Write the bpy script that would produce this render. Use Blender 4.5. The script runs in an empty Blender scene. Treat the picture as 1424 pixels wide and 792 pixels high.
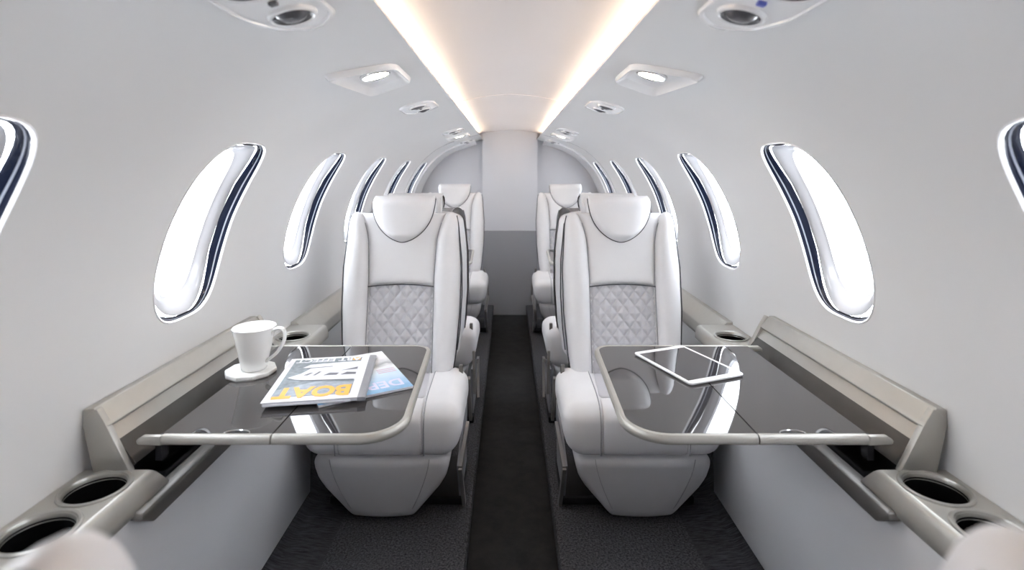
import bpy, bmesh, math, random
from mathutils import Vector, Matrix
random.seed(7)
C = bpy.context.scene.collection
PI = math.pi
def lerp(a, b, t): return a + (b - a) * t
def clamp(x, a, b): return max(a, min(b, x))

# ------------------------------------------------------------------ materials
def mat(name, col, rough=.5, metal=0., spec=.5, coat=0., noise=None, bump=None, bscale=200., bstr=.1, emit=None, estr=0.):
    m = bpy.data.materials.new(name); m.use_nodes = True
    nt = m.node_tree; b = nt.nodes['Principled BSDF']
    b.inputs['Base Color'].default_value = (*col, 1)
    b.inputs['Roughness'].default_value = rough
    b.inputs['Metallic'].default_value = metal
    b.inputs['Specular IOR Level'].default_value = spec
    b.inputs['Coat Weight'].default_value = coat
    b.inputs['Coat Roughness'].default_value = .05
    tc = nt.nodes.new('ShaderNodeTexCoord')
    if noise:
        sc, amt = noise
        n = nt.nodes.new('ShaderNodeTexNoise'); n.inputs['Scale'].default_value = sc; n.inputs['Detail'].default_value = 4
        nt.links.new(tc.outputs['Object'], n.inputs['Vector'])
        r = nt.nodes.new('ShaderNodeMapRange')
        r.inputs[1].default_value = .3; r.inputs[2].default_value = .7
        r.inputs[3].default_value = 1 - amt; r.inputs[4].default_value = 1 + amt
        nt.links.new(n.outputs['Fac'], r.inputs[0])
        mx = nt.nodes.new('ShaderNodeVectorMath'); mx.operation = 'SCALE'
        mx.inputs[0].default_value = col
        nt.links.new(r.outputs[0], mx.inputs['Scale'])
        nt.links.new(mx.outputs[0], b.inputs['Base Color'])
    if bump:
        n = nt.nodes.new('ShaderNodeTexNoise'); n.inputs['Scale'].default_value = bscale; n.inputs['Detail'].default_value = 3
        nt.links.new(tc.outputs['Object'], n.inputs['Vector'])
        bp = nt.nodes.new('ShaderNodeBump'); bp.inputs['Strength'].default_value = bstr; bp.inputs['Distance'].default_value = bump
        nt.links.new(n.outputs['Fac'], bp.inputs['Height']); nt.links.new(bp.outputs[0], b.inputs['Normal'])
    if emit:
        b.inputs['Emission Color'].default_value = (*emit, 1); b.inputs['Emission Strength'].default_value = estr
    return m

M = {}
M['wall'] = mat('liner_paint', (.75, .752, .755), .38, spec=.4, noise=(3, .012))
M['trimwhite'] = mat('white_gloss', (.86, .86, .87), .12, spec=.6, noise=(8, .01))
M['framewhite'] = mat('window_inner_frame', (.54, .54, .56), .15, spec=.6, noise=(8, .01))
M['ceil'] = mat('ceiling_panel', (.80, .765, .76), .25, spec=.5, noise=(3, .01))
M['panel'] = mat('side_panel', (.66, .66, .68), .45, noise=(4, .015))
M['door'] = mat('door_laminate', (.70, .70, .73), .4, noise=(3, .015))
M['bulk'] = mat('bulkhead_laminate', (.61, .61, .64), .45, noise=(3, .015))
M['bulklow'] = mat('bulkhead_lower', (.36, .36, .38), .5, noise=(3, .02))
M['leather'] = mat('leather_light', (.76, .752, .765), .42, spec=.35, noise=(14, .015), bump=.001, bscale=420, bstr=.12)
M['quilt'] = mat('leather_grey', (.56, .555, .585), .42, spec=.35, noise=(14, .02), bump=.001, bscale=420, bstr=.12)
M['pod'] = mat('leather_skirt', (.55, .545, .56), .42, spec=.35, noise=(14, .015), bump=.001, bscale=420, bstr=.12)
M['seam'] = mat('stitch_grey', (.36, .36, .38), .7, noise=(300, .15))
M['piping'] = mat('piping_dark', (.05, .052, .06), .45, noise=(300, .2))
M['champ'] = mat('champagne_paint', (.44, .43, .40), .30, metal=.65, spec=.5, noise=(30, .02))
M['champ2'] = mat('champagne_satin', (.47, .455, .42), .38, metal=.45, spec=.5, noise=(30, .02))
M['rail'] = mat('rail_grey', (.20, .19, .18), .4, metal=.5, noise=(30, .03))
M['darkgrey'] = mat('channel_dark', (.055, .052, .048), .3, metal=.3, noise=(20, .1))
M['black'] = mat('black_matte', (.008, .008, .012), .5, noise=(20, .2))
M['well'] = mat('cup_well_black', (.006, .006, .007), .25, noise=(20, .2))
M['gloss'] = mat('black_gloss_veneer', (.050, .046, .046), .03, spec=.95, noise=(6, .12))
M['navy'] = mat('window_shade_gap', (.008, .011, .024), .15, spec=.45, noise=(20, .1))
M['streak'] = mat('streak_highlight', (.34, .36, .42), .2, spec=.8, noise=(20, .05))  # pale streak in the dark pocket, a highlight put in as colour
M['chrome'] = mat('chrome', (.75, .75, .76), .12, metal=1., noise=(20, .02))
M['china'] = mat('white_china', (.88, .88, .87), .08, spec=.6, noise=(10, .005))
M['marble'] = mat('coaster_marble', (.84, .84, .83), .25, noise=(40, .06))
M['tabwhite'] = mat('tablet_white', (.85, .85, .86), .12, noise=(10, .01))
M['screen'] = mat('tablet_screen', (.045, .042, .044), .03, spec=.9, noise=(5, .1))
M['page'] = mat('paper_pages', (.70, .71, .76), .6, noise=(60, .05))
M['cover'] = mat('cover_white', (.80, .80, .83), .4, spec=.2, noise=(20, .01))
M['spine'] = mat('cover_spine_grey', (.27, .275, .30), .3, noise=(20, .05))
M['printgrey'] = mat('print_grey_blue', (.20, .235, .26), .4, spec=.2, noise=(90, .25))
M['printsea'] = mat('print_sea', (.33, .37, .43), .4, spec=.2, noise=(70, .2))
M['printwhite'] = mat('print_boat_white', (.74, .75, .80), .4, spec=.2, noise=(40, .04))
M['printdark'] = mat('print_boat_window', (.16, .165, .19), .4, spec=.2, noise=(60, .1))
M['orange'] = mat('print_orange', (.95, .50, .10), .4, spec=.2, noise=(40, .05))
M['bluetxt'] = mat('print_lavender', (.66, .66, .86), .25, noise=(40, .05))
M['redtxt'] = mat('print_mauve', (.62, .42, .50), .25, noise=(40, .05))
M['lampw'] = mat('lamp_disc', (1, 1, 1), .5, noise=(9, .01), emit=(1, .88, .70), estr=55)
M['cove'] = mat('cove_led', (1, 1, 1), .5, noise=(9, .01), emit=(1, .80, .56), estr=12)
M['lens'] = mat('lens_grey', (.10, .10, .11), .15, spec=.8, noise=(60, .3))
M['blue'] = mat('blue_glint', (.10, .13, .5), .3, noise=(60, .1))  # blue glint set as plain colour on the near right button
M['chromeleg'] = mat('leg_metal', (.34, .33, .32), .42, metal=.8, noise=(30, .03))
M['legpanel'] = mat('leg_panel_grey', (.33, .33, .36), .4, noise=(30, .04))

def carpet(name, c0, c1, scale, ribbed=False):
    m = bpy.data.materials.new(name); m.use_nodes = True
    nt = m.node_tree; b = nt.nodes['Principled BSDF']; b.inputs['Roughness'].default_value = .95
    b.inputs['Specular IOR Level'].default_value = .1
    tc = nt.nodes.new('ShaderNodeTexCoord'); mp = nt.nodes.new('ShaderNodeMapping')
    nt.links.new(tc.outputs['Object'], mp.inputs[0])
    n = nt.nodes.new('ShaderNodeTexNoise'); n.inputs['Detail'].default_value = 6; n.inputs['Roughness'].default_value = .7
    n.inputs['Scale'].default_value = scale
    if ribbed: mp.inputs['Scale'].default_value = (.12, 1.0, .12)
    nt.links.new(mp.outputs[0], n.inputs['Vector'])
    cr = nt.nodes.new('ShaderNodeValToRGB')
    cr.color_ramp.elements[0].position = .36; cr.color_ramp.elements[0].color = (*c0, 1)
    cr.color_ramp.elements[1].position = .66; cr.color_ramp.elements[1].color = (*c1, 1)
    nt.links.new(n.outputs['Fac'], cr.inputs[0]); nt.links.new(cr.outputs[0], b.inputs['Base Color'])
    bp = nt.nodes.new('ShaderNodeBump'); bp.inputs['Strength'].default_value = .6; bp.inputs['Distance'].default_value = .004
    nt.links.new(n.outputs['Fac'], bp.inputs['Height']); nt.links.new(bp.outputs[0], b.inputs['Normal'])
    return m
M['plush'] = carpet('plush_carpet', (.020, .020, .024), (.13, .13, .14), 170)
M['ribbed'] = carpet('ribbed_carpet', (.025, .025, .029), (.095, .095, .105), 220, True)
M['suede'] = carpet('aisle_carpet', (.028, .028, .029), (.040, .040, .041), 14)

def glass_mat():
    m = bpy.data.materials.new('window_pane'); m.use_nodes = True; nt = m.node_tree
    for n in list(nt.nodes): nt.nodes.remove(n)
    o = nt.nodes.new('ShaderNodeOutputMaterial'); mx = nt.nodes.new('ShaderNodeMixShader')
    t = nt.nodes.new('ShaderNodeBsdfTransparent'); g = nt.nodes.new('ShaderNodeBsdfGlossy')
    t.inputs[0].default_value = (.97, .98, 1, 1); g.inputs['Roughness'].default_value = .02
    lw = nt.nodes.new('ShaderNodeLayerWeight'); lw.inputs[0].default_value = .5
    pw = nt.nodes.new('ShaderNodeMath'); pw.operation = 'POWER'; pw.inputs[1].default_value = 5; nt.links.new(lw.outputs['Facing'], pw.inputs[0])
    f = nt.nodes.new('ShaderNodeMath'); f.operation = 'MULTIPLY_ADD'; f.inputs[1].default_value = .5; f.inputs[2].default_value = .04; nt.links.new(pw.outputs[0], f.inputs[0])
    nt.links.new(f.outputs[0], mx.inputs[0]); nt.links.new(t.outputs[0], mx.inputs[1]); nt.links.new(g.outputs[0], mx.inputs[2])
    nt.links.new(mx.outputs[0], o.inputs[0]); return m
M['glass'] = glass_mat()

# ------------------------------------------------------------------ object helpers
def obj(name, bm, m, parent=None, smooth=True, angle=38):
    me = bpy.data.meshes.new(name)
    bmesh.ops.recalc_face_normals(bm, faces=bm.faces)
    bm.to_mesh(me); bm.free()
    if smooth:
        for p in me.polygons: p.use_smooth = True
        me.set_sharp_from_angle(angle=math.radians(angle))
    ms = m if isinstance(m, (list, tuple)) else [m]
    for x in ms: me.materials.append(M[x])
    o = bpy.data.objects.new(name, me); C.objects.link(o)
    if parent: o.parent = parent
    return o
def tag(o, label=None, cat=None, group=None, kind=None):
    if label: o['label'] = label
    if cat: o['category'] = cat
    if group: o['group'] = group
    if kind: o['kind'] = kind
    return o
def empty(name, loc=(0, 0, 0), rz=0, **k):
    o = bpy.data.objects.new(name, None); C.objects.link(o); o.location = loc; o.rotation_euler = (0, 0, rz)
    o.empty_display_size = .05
    return tag(o, **k)
def copy_tree(o, parent=None):
    c = o.copy(); C.objects.link(c); c.parent = parent
    for ch in list(o.children): copy_tree(ch, c)
    return c

def grid(bm, P, mi=0, closeu=False):
    """P[j][i] points -> quads"""
    V = [[bm.verts.new(p) for p in row] for row in P]
    nj = len(V)
    for j in range(nj - 1):
        n = len(V[j])
        for i in range(n if closeu else n - 1):
            k = (i + 1) % n
            f = bm.faces.new((V[j][i], V[j][k], V[j + 1][k], V[j + 1][i])); f.material_index = mi
    return V
def cap(bm, ring, mi=0):
    f = bm.faces.new(ring); f.material_index = mi

def rbox(bm, lo, hi, r, deform=None, n=6, k=4):
    """rounded box with evenly gridded faces; deform(Vector)->Vector"""
    lo = Vector(lo); hi = Vector(hi)
    rv = r if isinstance(r, (tuple, list)) else (r, r, r)
    def samples(a, b, ax_):
        rr = min(rv[ax_], (b - a) / 2 - 1e-5)
        s = [a + rr * (1 - math.cos(t / k * PI / 2)) * 0 + a * 0 + rr * (1 - math.tan((1 - t / k) * PI / 4)) for t in range(k)]
        e = [b - (x - a) for x in reversed(s)]
        mid = [lerp(a + rr, b - rr, t / n) for t in range(n + 1)]
        return s + mid + e
    S = [samples(lo[i], hi[i], i) for i in range(3)]
    R = Vector([min(rv[i], (hi[i] - lo[i]) / 2 - 1e-5) for i in range(3)])
    cl = lo + R; ch = hi - R
    cache = {}
    def vert(i, j, l):
        key = (i, j, l)
        if key not in cache:
            p = Vector((S[0][i], S[1][j], S[2][l]))
            c = Vector([clamp(p[q], cl[q], ch[q]) for q in range(3)])
            d = p - c
            d = Vector([d[q] / R[q] for q in range(3)])
            if d.length > 1e-9:
                d.normalize(); p = c + Vector([d[q] * R[q] for q in range(3)])
            if deform: p = deform(p)
            cache[key] = bm.verts.new(p)
        return cache[key]
    N = [len(s) - 1 for s in S]
    for ax in range(3):
        a, b = [q for q in range(3) if q != ax]
        for side in (0, N[ax]):
            for i in range(N[a]):
                for j in range(N[b]):
                    vs = []
                    for (di, dj) in ((0, 0), (1, 0), (1, 1), (0, 1)):
                        idx = [0, 0, 0]; idx[ax] = side; idx[a] = i + di; idx[b] = j + dj
                        vs.append(vert(*idx))
                    bm.faces.new(vs)
def box(bm, lo, hi, mi=0):
    x0, y0, z0 = lo; x1, y1, z1 = hi
    v = [bm.verts.new(p) for p in ((x0,y0,z0),(x1,y0,z0),(x1,y1,z0),(x0,y1,z0),(x0,y0,z1),(x1,y0,z1),(x1,y1,z1),(x0,y1,z1))]
    for q in ((3,2,1,0),(4,5,6,7),(0,1,5,4),(1,2,6,5),(2,3,7,6),(3,0,4,7)):
        bm.faces.new([v[i] for i in q]).material_index = mi
def tube(bm, pts, r, n=8, closed=False):
    pts = [Vector(p) for p in pts]; L = len(pts); rings = []
    prev = None
    for i, p in enumerate(pts):
        if closed: t = (pts[(i + 1) % L] - pts[i - 1]).normalized()
        else: t = (pts[min(i + 1, L - 1)] - pts[max(i - 1, 0)]).normalized()
        if prev is None:
            a = Vector((0, 0, 1)) if abs(t.z) < .9 else Vector((1, 0, 0))
            u = t.cross(a).normalized()
        else:
            u = (prev - t * prev.dot(t)).normalized()
        prev = u; w = t.cross(u)
        rr = r(i / (L - 1)) if callable(r) else r
        rings.append([bm.verts.new(p + (u * math.cos(2*PI*q/n) + w * math.sin(2*PI*q/n)) * rr) for q in range(n)])
    m = L if closed else L - 1
    for i in range(m):
        A = rings[i]; B = rings[(i + 1) % L]
        for q in range(n): bm.faces.new((A[q], A[(q+1) % n], B[(q+1) % n], B[q]))
    if not closed:
        bm.faces.new(rings[0][::-1]); bm.faces.new(rings[-1])
def catmull(P, n=8):
    P = [Vector(p) for p in P]; out = []
    for i in range(len(P) - 1):
        p0 = P[max(i-1, 0)]; p1 = P[i]; p2 = P[i+1]; p3 = P[min(i+2, len(P)-1)]
        for k in range(n):
            t = k / n
            out.append(.5 * ((2*p1) + (p2-p0)*t + (2*p0-5*p1+4*p2-p3)*t*t + (-p0+3*p1-3*p2+p3)*t**3))
    out.append(P[-1]); return out
def lathe(bm, prof, n=48, center=(0, 0, 0)):
    cx, cy, cz = center
    P = [[(cx + r * math.cos(2*PI*i/n), cy + r * math.sin(2*PI*i/n), cz + z) for i in range(n)] for r, z in prof]
    V = grid(bm, P, closeu=True)
    return V
def prism(bm, poly, axis, a, b):
    """poly of 2D points extruded along axis ('x','y','z') from a to b"""
    def mk(p, t):
        if axis == 'y': return (p[0], t, p[1])
        if axis == 'x': return (t, p[0], p[1])
        return (p[0], p[1], t)
    A = [bm.verts.new(mk(p, a)) for p in poly]; B = [bm.verts.new(mk(p, b)) for p in poly]
    n = len(poly)
    for i in range(n): bm.faces.new((A[i], A[(i+1) % n], B[(i+1) % n], B[i]))
    bm.faces.new(A[::-1]); bm.faces.new(B)
def bevel(bm, w, seg=3):
    bmesh.ops.recalc_face_normals(bm, faces=bm.faces)
    es = [e for e in bm.edges if len(e.link_faces) == 2 and e.calc_face_angle(0) > .35]
    bmesh.ops.bevel(bm, geom=es, offset=w, segments=seg, profile=.5, affect='EDGES', clamp_overlap=True)

# ------------------------------------------------------------------ cabin section
SEC = catmull([(x, 0, z) for x, z in ((.745, -.02), (.768, .2), (.782, .4), (.787, .55), (.783, .68), (.769, .82), (.745, .92), (.713, 1.0), (.667, 1.08),
      (.607, 1.155), (.53, 1.222), (.455, 1.265), (.373, 1.295), (.29, 1.320), (.216, 1.338))], 6)
SL = [0]
for a, b in zip(SEC[:-1], SEC[1:]): SL.append(SL[-1] + (b - a).length)
def sec(s):
    s = clamp(s, 0, SL[-1])
    for i in range(len(SL) - 1):
        if s <= SL[i+1]:
            return SEC[i].lerp(SEC[i+1], (s - SL[i]) / (SL[i+1] - SL[i]))
    return SEC[-1]
def s_of_z(z):
    for i in range(len(SL) - 1):
        if SEC[i].z <= z <= SEC[i+1].z: return lerp(SL[i], SL[i+1], (z - SEC[i].z) / (SEC[i+1].z - SEC[i].z))
def s_of_x(x):   # upper part
    for i in range(len(SL) - 2, 0, -1):
        if SEC[i+1].x <= x <= SEC[i].x: return lerp(SL[i], SL[i+1], (SEC[i].x - x) / (SEC[i].x - SEC[i+1].x))
def nrm(s):
    t = (sec(s + .004) - sec(s - .004)).normalized()
    return Vector((t.z, 0, -t.x))     # outward on the +x side
def W(side, s, y, d=0):
    p = sec(s) + nrm(s) * d
    return Vector((side * p.x, y, p.z))

Y0, YE = -1.25, 4.3
WS0, WS1 = s_of_z(.735), s_of_z(1.145)
SC = (WS0 + WS1) / 2; WB = (WS1 - WS0) / 2; WA = .130
WY = [1.245 + .650 * k for k in range(-1, 5)]
def outline(th, a, b, n=3.4):
    c, s = math.cos(th), math.sin(th)
    r = (abs(c / a) ** n + abs(s / b) ** n) ** (-1 / n)
    return r * c, r * s      # (dy, ds)

def wall(side, name):
    bm = bmesh.new()
    sr0, sr1 = WS0 - .05, WS1 + .05
    n_s = 22
    SS = [lerp(0, sr0, i / 14) for i in range(14)] + [lerp(sr0, sr1, i / n_s) for i in range(n_s)] + [lerp(sr1, SL[-1], i / 22) for i in range(23)]
    i0 = 14; i1 = 14 + n_s
    bay = .205
    ys = [Y0]
    bays = []
    for y in WY:
        if y - bay > Y0:
            ys.append(y - bay); bays.append((len(ys) - 1, y))
            for k in range(1, 13): ys.append(y - bay + 2 * bay * k / 12)
    ys.append(YE + .02)
    V = {}
    def vt(i, j):
        if (i, j) not in V: V[(i, j)] = bm.verts.new(W(side, SS[i], ys[j]))
        return V[(i, j)]
    starts = {b[0] for b in bays}
    cols = set()
    for j0, y in bays: cols |= set(range(j0, j0 + 12))
    for j in range(len(ys) - 1):
        for i in range(len(SS) - 1):
            if j in cols and i0 <= i < i1: continue
            bm.faces.new((vt(i, j), vt(i+1, j), vt(i+1, j+1), vt(i, j+1)))
    for j0, y in bays:
        per = [(i0, j) for j in range(j0, j0 + 12)] + [(i, j0 + 12) for i in range(i0, i1)] + \
              [(i1, j) for j in range(j0 + 12, j0, -1)] + [(i, j0) for i in range(i1, i0, -1)]
        rings = [[vt(*p) for p in per]]
        info = []
        for (i, j) in per:
            dy = ys[j] - y; ds = SS[i] - SC
            th = math.atan2(ds, dy); info.append((dy, ds, *outline(th, WA, WB)))
        for k in range(1, 5):
            t = k / 4
            rings.append([bm.verts.new(W(side, SC + lerp(ds, os_, t), y + lerp(dy, oy, t))) for dy, ds, oy, os_ in info])
        n = len(per)
        for A, B in zip(rings[:-1], rings[1:]):
            for q in range(n): bm.faces.new((A[q], A[(q+1) % n], B[(q+1) % n], B[q]))
    return tag(obj(name, bm, 'wall', angle=60), kind='structure')
wall(-1, 'wall_left'); wall(1, 'wall_right')

def window(side, y, num):
    n = 96
    def ring(a, b, d, nn=3.4):
        out = []
        for q in range(n):
            th = 2 * PI * q / n
            dd = d(th) if callable(d) else d
            aa, bb = a, b
            dy, ds = outline(th, aa, bb, nn)
            out.append(W(side, SC + ds, y + dy, dd))
        return out
    # white lip
    bm = bmesh.new()
    prof = [(.0032, 0.0005), (.0028, -.0015), (.0014, -.0025), (0, -.0015), (-.0008, .001), (-.0015, .0025), (-.002, .0035)]
    grid(bm, [ring(WA + o, WB + o, d) for o, d in prof], closeu=True)
    w = tag(obj('window_%d' % num, bm, 'trimwhite'), kind='structure')
    side_w = lambda th: abs(math.cos(th)) ** .8
    # dark shade pocket
    bm = bmesh.new()
    D = .028
    rows = []
    for t, o in ((0, -.002), (.28, -.004), (.3, -.0045), (.42, -.006), (.44, -.0065), (1, -.012)):
        rows.append(ring(WA + o, WB + o * .8, lambda th, t=t: .003 + (D - .003) * t * (.06 + .94 * clamp(side_w(th) * 1.5 - .25, 0, 1))))
    V = grid(bm, rows, closeu=True)
    bm.faces.index_update()
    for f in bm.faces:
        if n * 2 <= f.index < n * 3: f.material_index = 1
    obj('shade_pocket', bm, ['navy', 'streak'], w)
    # white inner frame
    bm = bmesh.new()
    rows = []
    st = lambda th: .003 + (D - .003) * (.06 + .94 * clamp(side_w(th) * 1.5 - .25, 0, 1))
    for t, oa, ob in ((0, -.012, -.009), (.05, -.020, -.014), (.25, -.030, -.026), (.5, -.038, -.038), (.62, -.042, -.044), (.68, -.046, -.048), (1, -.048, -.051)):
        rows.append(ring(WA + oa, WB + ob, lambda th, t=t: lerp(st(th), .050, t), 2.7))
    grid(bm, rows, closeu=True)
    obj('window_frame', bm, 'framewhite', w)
    bm = bmesh.new(); tube(bm, ring(WA - .0475, WB - .0505, .0475, 2.7), .0012, 5, closed=True); obj('gasket', bm, 'seam', w)
    bm = bmesh.new()
    rows = []
    for q in (1, .75, .5, .25):
        rows.append(ring((WA - .046) * q, (WB - .049) * q, .0485, 2.7))
    V = grid(bm, rows, closeu=True)
    cap(bm, V[-1])
    obj('window_glass', bm, 'glass', w)
k = 0
for y in WY:
    if y - .205 <= Y0: continue
    for side in (-1, 1):
        k += 1; window(side, y, k)

# ring joint of the liner at the aft end
for side, nm in ((-1, 'trim_1'), (1, 'trim_2')):
    bm = bmesh.new()
    tube(bm, [W(side, lerp(s_of_z(.5), SL[-1], i / 60), 3.68, -.0005) for i in range(61)], .0022, 6)
    tag(obj(nm, bm, 'seam'), kind='structure')
for side, nm in ((-1, 'trim_3'), (1, 'trim_4')):
    bm = bmesh.new()
    P = []
    for i in range(61):
        s = lerp(s_of_z(.5), s_of_x(.27), i / 60)
        P.append([W(side, s, 4.06, -.0), W(side, s, 4.065, -.012), W(side, s, 4.10, -.014), W(side, s, 4.28, -.03)])
    grid(bm, P); tag(obj(nm, bm, 'trimwhite'), kind='structure')

# ------------------------------------------------------------------ ceiling trough
bm = bmesh.new()
def yrow(pts):
    ys = [Y0, 0, 1, 2, 3, YE + .02]
    grid(bm, [[(x, y, z) for x, z in pts] for y in ys])
for s in (-1, 1):
    yrow([(s * x, z) for x, z in ((.216, 1.338), (.2165, 1.343), (.220, 1.349), (.226, 1.350), (.262, 1.350), (.275, 1.356), (.278, 1.372))])
arc = [(.278 * t, 1.412 - .040 * abs(t) ** 2.2) for t in [i / 16 for i in range(-16, 17)]]
yrow(arc)
tag(obj('ceiling', bm, 'ceil', angle=50), kind='structure')
for side in (-1, 1):
    bm = bmesh.new(); box(bm, (side * .246 - .006, Y0 + .02, 1.351), (side * .246 + .006, YE - .22, 1.355))
    o = obj('cove_light', bm, 'cove', smooth=False)
    tag(o, 'warm light strip hidden behind the %s lip of the ceiling trough' % ('left' if side < 0 else 'right'), 'light')
# ceiling panel joint
for i, y in enumerate((2.32,)):
    bm = bmesh.new()
    tube(bm, [(.27 * t, y - .06 * (1 - abs(t)) , 1.4105 - .040 * abs(t) ** 2.2) for t in [q / 24 for q in range(-24, 25)]], .0015, 6)
    tag(obj('trim_5', bm, 'ceil'), kind='structure')

# ------------------------------------------------------------------ floor
def quadstrip(name, pts, m, kind='structure', y0=Y0, y1=YE + .02, n=24):
    bm = bmesh.new()
    grid(bm, [[(x, lerp(y0, y1, i / n), z) for x, z in pts] for i in range(n + 1)])
    return tag(obj(name, bm, m, angle=25), kind=kind)
AH = .08
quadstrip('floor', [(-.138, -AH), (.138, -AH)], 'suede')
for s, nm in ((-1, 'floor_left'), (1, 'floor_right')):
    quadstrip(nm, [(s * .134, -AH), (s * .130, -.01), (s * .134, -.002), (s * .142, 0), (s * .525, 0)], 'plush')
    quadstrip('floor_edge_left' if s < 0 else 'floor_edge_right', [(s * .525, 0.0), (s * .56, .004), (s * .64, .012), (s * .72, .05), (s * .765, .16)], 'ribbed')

# ------------------------------------------------------------------ aft bulkhead
bm = bmesh.new()
prf = [(-sec(lerp(0, SL[-1], i / 60)).x - .0, sec(lerp(0, SL[-1], i / 60)).z) for i in range(61)]
for s in (-1, 1):
    ring = [(s * .222, 1.390), (s * .279, 1.376)] + [(-s * x * 1.0, z) for x, z in reversed(prf) if abs(x) > .281] + [(s * .222, -.02)]
    ring = [(x, z) for x, z in ring]
    vs = [bm.verts.new((x, YE, z)) for x, z in ring]; bm.faces.new(vs)
tag(obj('wall_back', bm, 'bulk', smooth=False), kind='structure')
bm = bmesh.new()
P = []
top = lambda x: 1.413 - .040 * (abs(x) / .278) ** 2.2
for j in range(2):
    pass
pl = [(-.222, .60), (.222, .60)] + [(lerp(.222, -.222, i / 16), top(lerp(.222, -.222, i / 16)) - .0) for i in range(17)]
prism(bm, pl, 'y', YE - .045, YE + .01)
d = tag(obj('door_1', bm, 'door', smooth=False), kind='structure')
bm = bmesh.new(); box(bm, (-.222, YE - .043, -AH), (.222, YE + .01, .5985))
obj('door_lower_panel', bm, 'bulklow', d, smooth=False)

bm = bmesh.new()
for s in (-1, 1):
    ring = [(s * .222, 1.390), (s * .279, 1.376)] + [(-s * x * 1.0, z) for x, z in reversed(prf) if abs(x) > .281] + [(s * .222, -.02)]
    bm.faces.new([bm.verts.new((x, Y0 + .01, z)) for x, z in ring])
tag(obj('wall_front', bm, 'bulk', smooth=False), kind='structure')  # unseen bulkhead behind the camera, added to dim the near end
bm = bmesh.new(); prism(bm, [(-.222, -AH), (.222, -AH)] + [(lerp(.222, -.222, i / 16), top(lerp(.222, -.222, i / 16))) for i in range(17)], 'y', Y0, Y0 + .03)
tag(obj('front_light_block', bm, 'door', smooth=False), kind='structure')  # unseen panel added to shut the doorway and keep daylight off the near seats
# ------------------------------------------------------------------ lower side panels
for s, nm in ((-1, 'side_panel_left'), (1, 'side_panel_right')):
    bm = bmesh.new()
    for (ya, yb) in ((Y0, 1.74), (2.45, 3.60)):
        pts = [(.667, .006), (.663, .25), (.6595, .485), (.660, .487), (.668, .487), (.676, .03)]
        prism(bm, [(s * x, z) for x, z in pts], 'y', ya, yb)
    bevel(bm, .003, 2)
    o = tag(obj('trim_6' if s < 0 else 'trim_7', bm, 'panel'), kind='structure')
    bm = bmesh.new()
    tube(bm, [(s * .6615, .64, .40), (s * .6625, .60, .33), (s * .664, .50, .22), (s * .665, .3, .1)], .0012, 6)
    obj('panel_seam', bm, 'seam', o)

# ------------------------------------------------------------------ side ledge with cup holders
def hole_plate(bm, side, x0, x1, y0, y1, z, holes, rh):
    """flat plate split along y into one bay per hole"""
    for (cy, b0, b1, cx) in holes:
        per = []; N = 16
        per += [(lerp(x0, x1, i / N), b0) for i in range(N)]
        per += [(x1, lerp(b0, b1, i / N)) for i in range(N)]
        per += [(lerp(x1, x0, i / N), b1) for i in range(N)]
        per += [(x0, lerp(b1, b0, i / N)) for i in range(N)]
        rings = []
        for k in range(4):
            t = k / 3; R = []
            for x, y in per:
                th = math.atan2(y - cy, x - cx)
                R.append((side * lerp(x, cx + rh * math.cos(th), t), lerp(y, cy + rh * math.sin(th), t), z))
            rings.append(R)
        grid(bm, rings, closeu=True)
def cup_ledge(side, ya, yb, cups, label, slant=.04, xi=.655):
    t = empty('cup_holder_ledge', (side * .72, (ya + yb) / 2, .535), label=label, cat='cup holder', group=None)
    off = Vector(t.location)
    xo = .786; z = .535; rh = .0455
    bays = []
    edges = [ya] + [(a + b) / 2 for a, b in zip(cups[:-1], cups[1:])] + [yb]
    bm = bmesh.new()
    xin = xi + .014
    hole_plate(bm, side, xin, xo, ya, yb, z, [(c, edges[i], edges[i+1], .722) for i, c in enumerate(cups)], rh)
    # rolled inner face, and end faces
    fp = [(xin, z), (xin - .006, z - .0015), (xin - .011, z - .006), (xi, z - .014), (xi - .004, z - .030), (xi - .004, z - .044), (xi + .004, z - .052), (xi + .03, z - .052)]
    P = []
    for y, sl in ((ya, 0), (yb, 1)):
        P.append([(side * x, y + (slant * (z - zz) / .052 if sl else 0), zz) for x, zz in fp])
    grid(bm, P)
    for y, sl in ((ya, 0), (yb, 1)):
        e = [(side * x, y + (slant * (z - zz) / .052 if sl else 0), zz) for x, zz in fp]
        e2 = [(side * xo, y, z)] + e + [(side * xo, y + slant * sl, z - .052)]
        bm.faces.new([bm.verts.new(p) for p in e2])
    bmesh.ops.translate(bm, verts=bm.verts, vec=-off)
    obj('ledge_top', bm, 'champ2', t, angle=50)
    for c in cups:
        bm = bmesh.new()
        ctr = (side * .722, c, z)
        lathe(bm, [(.054, .0002), (.0535, .003), (.051, .0045), (.0475, .003), (.0455, -.001), (.045, -.006), (.044, -.010)], 48, ctr)
        bmesh.ops.translate(bm, verts=bm.verts, vec=-off)
        r = obj('cup_rim', bm, 'champ', t)
        bm = bmesh.new()
        V = lathe(bm, [(.0445, -.006), (.043, -.03), (.040, -.075)], 48, ctr); cap(bm, V[-1])
        bmesh.ops.translate(bm, verts=bm.verts, vec=-off)
        obj('cup_well', bm, 'well', t)
    return t

def L(side): return 'left' if side < 0 else 'right'
def rail_strip(side, ya, yb, label, xi, xo, z0, z1, m, name='side_rail', cat='rail'):
    bm = bmesh.new(); box(bm, (min(side*xi, side*xo), ya, z0), (max(side*xi, side*xo), yb, z1)); bevel(bm, .004, 2)
    return tag(obj(name, bm, m), label, cat)

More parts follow.
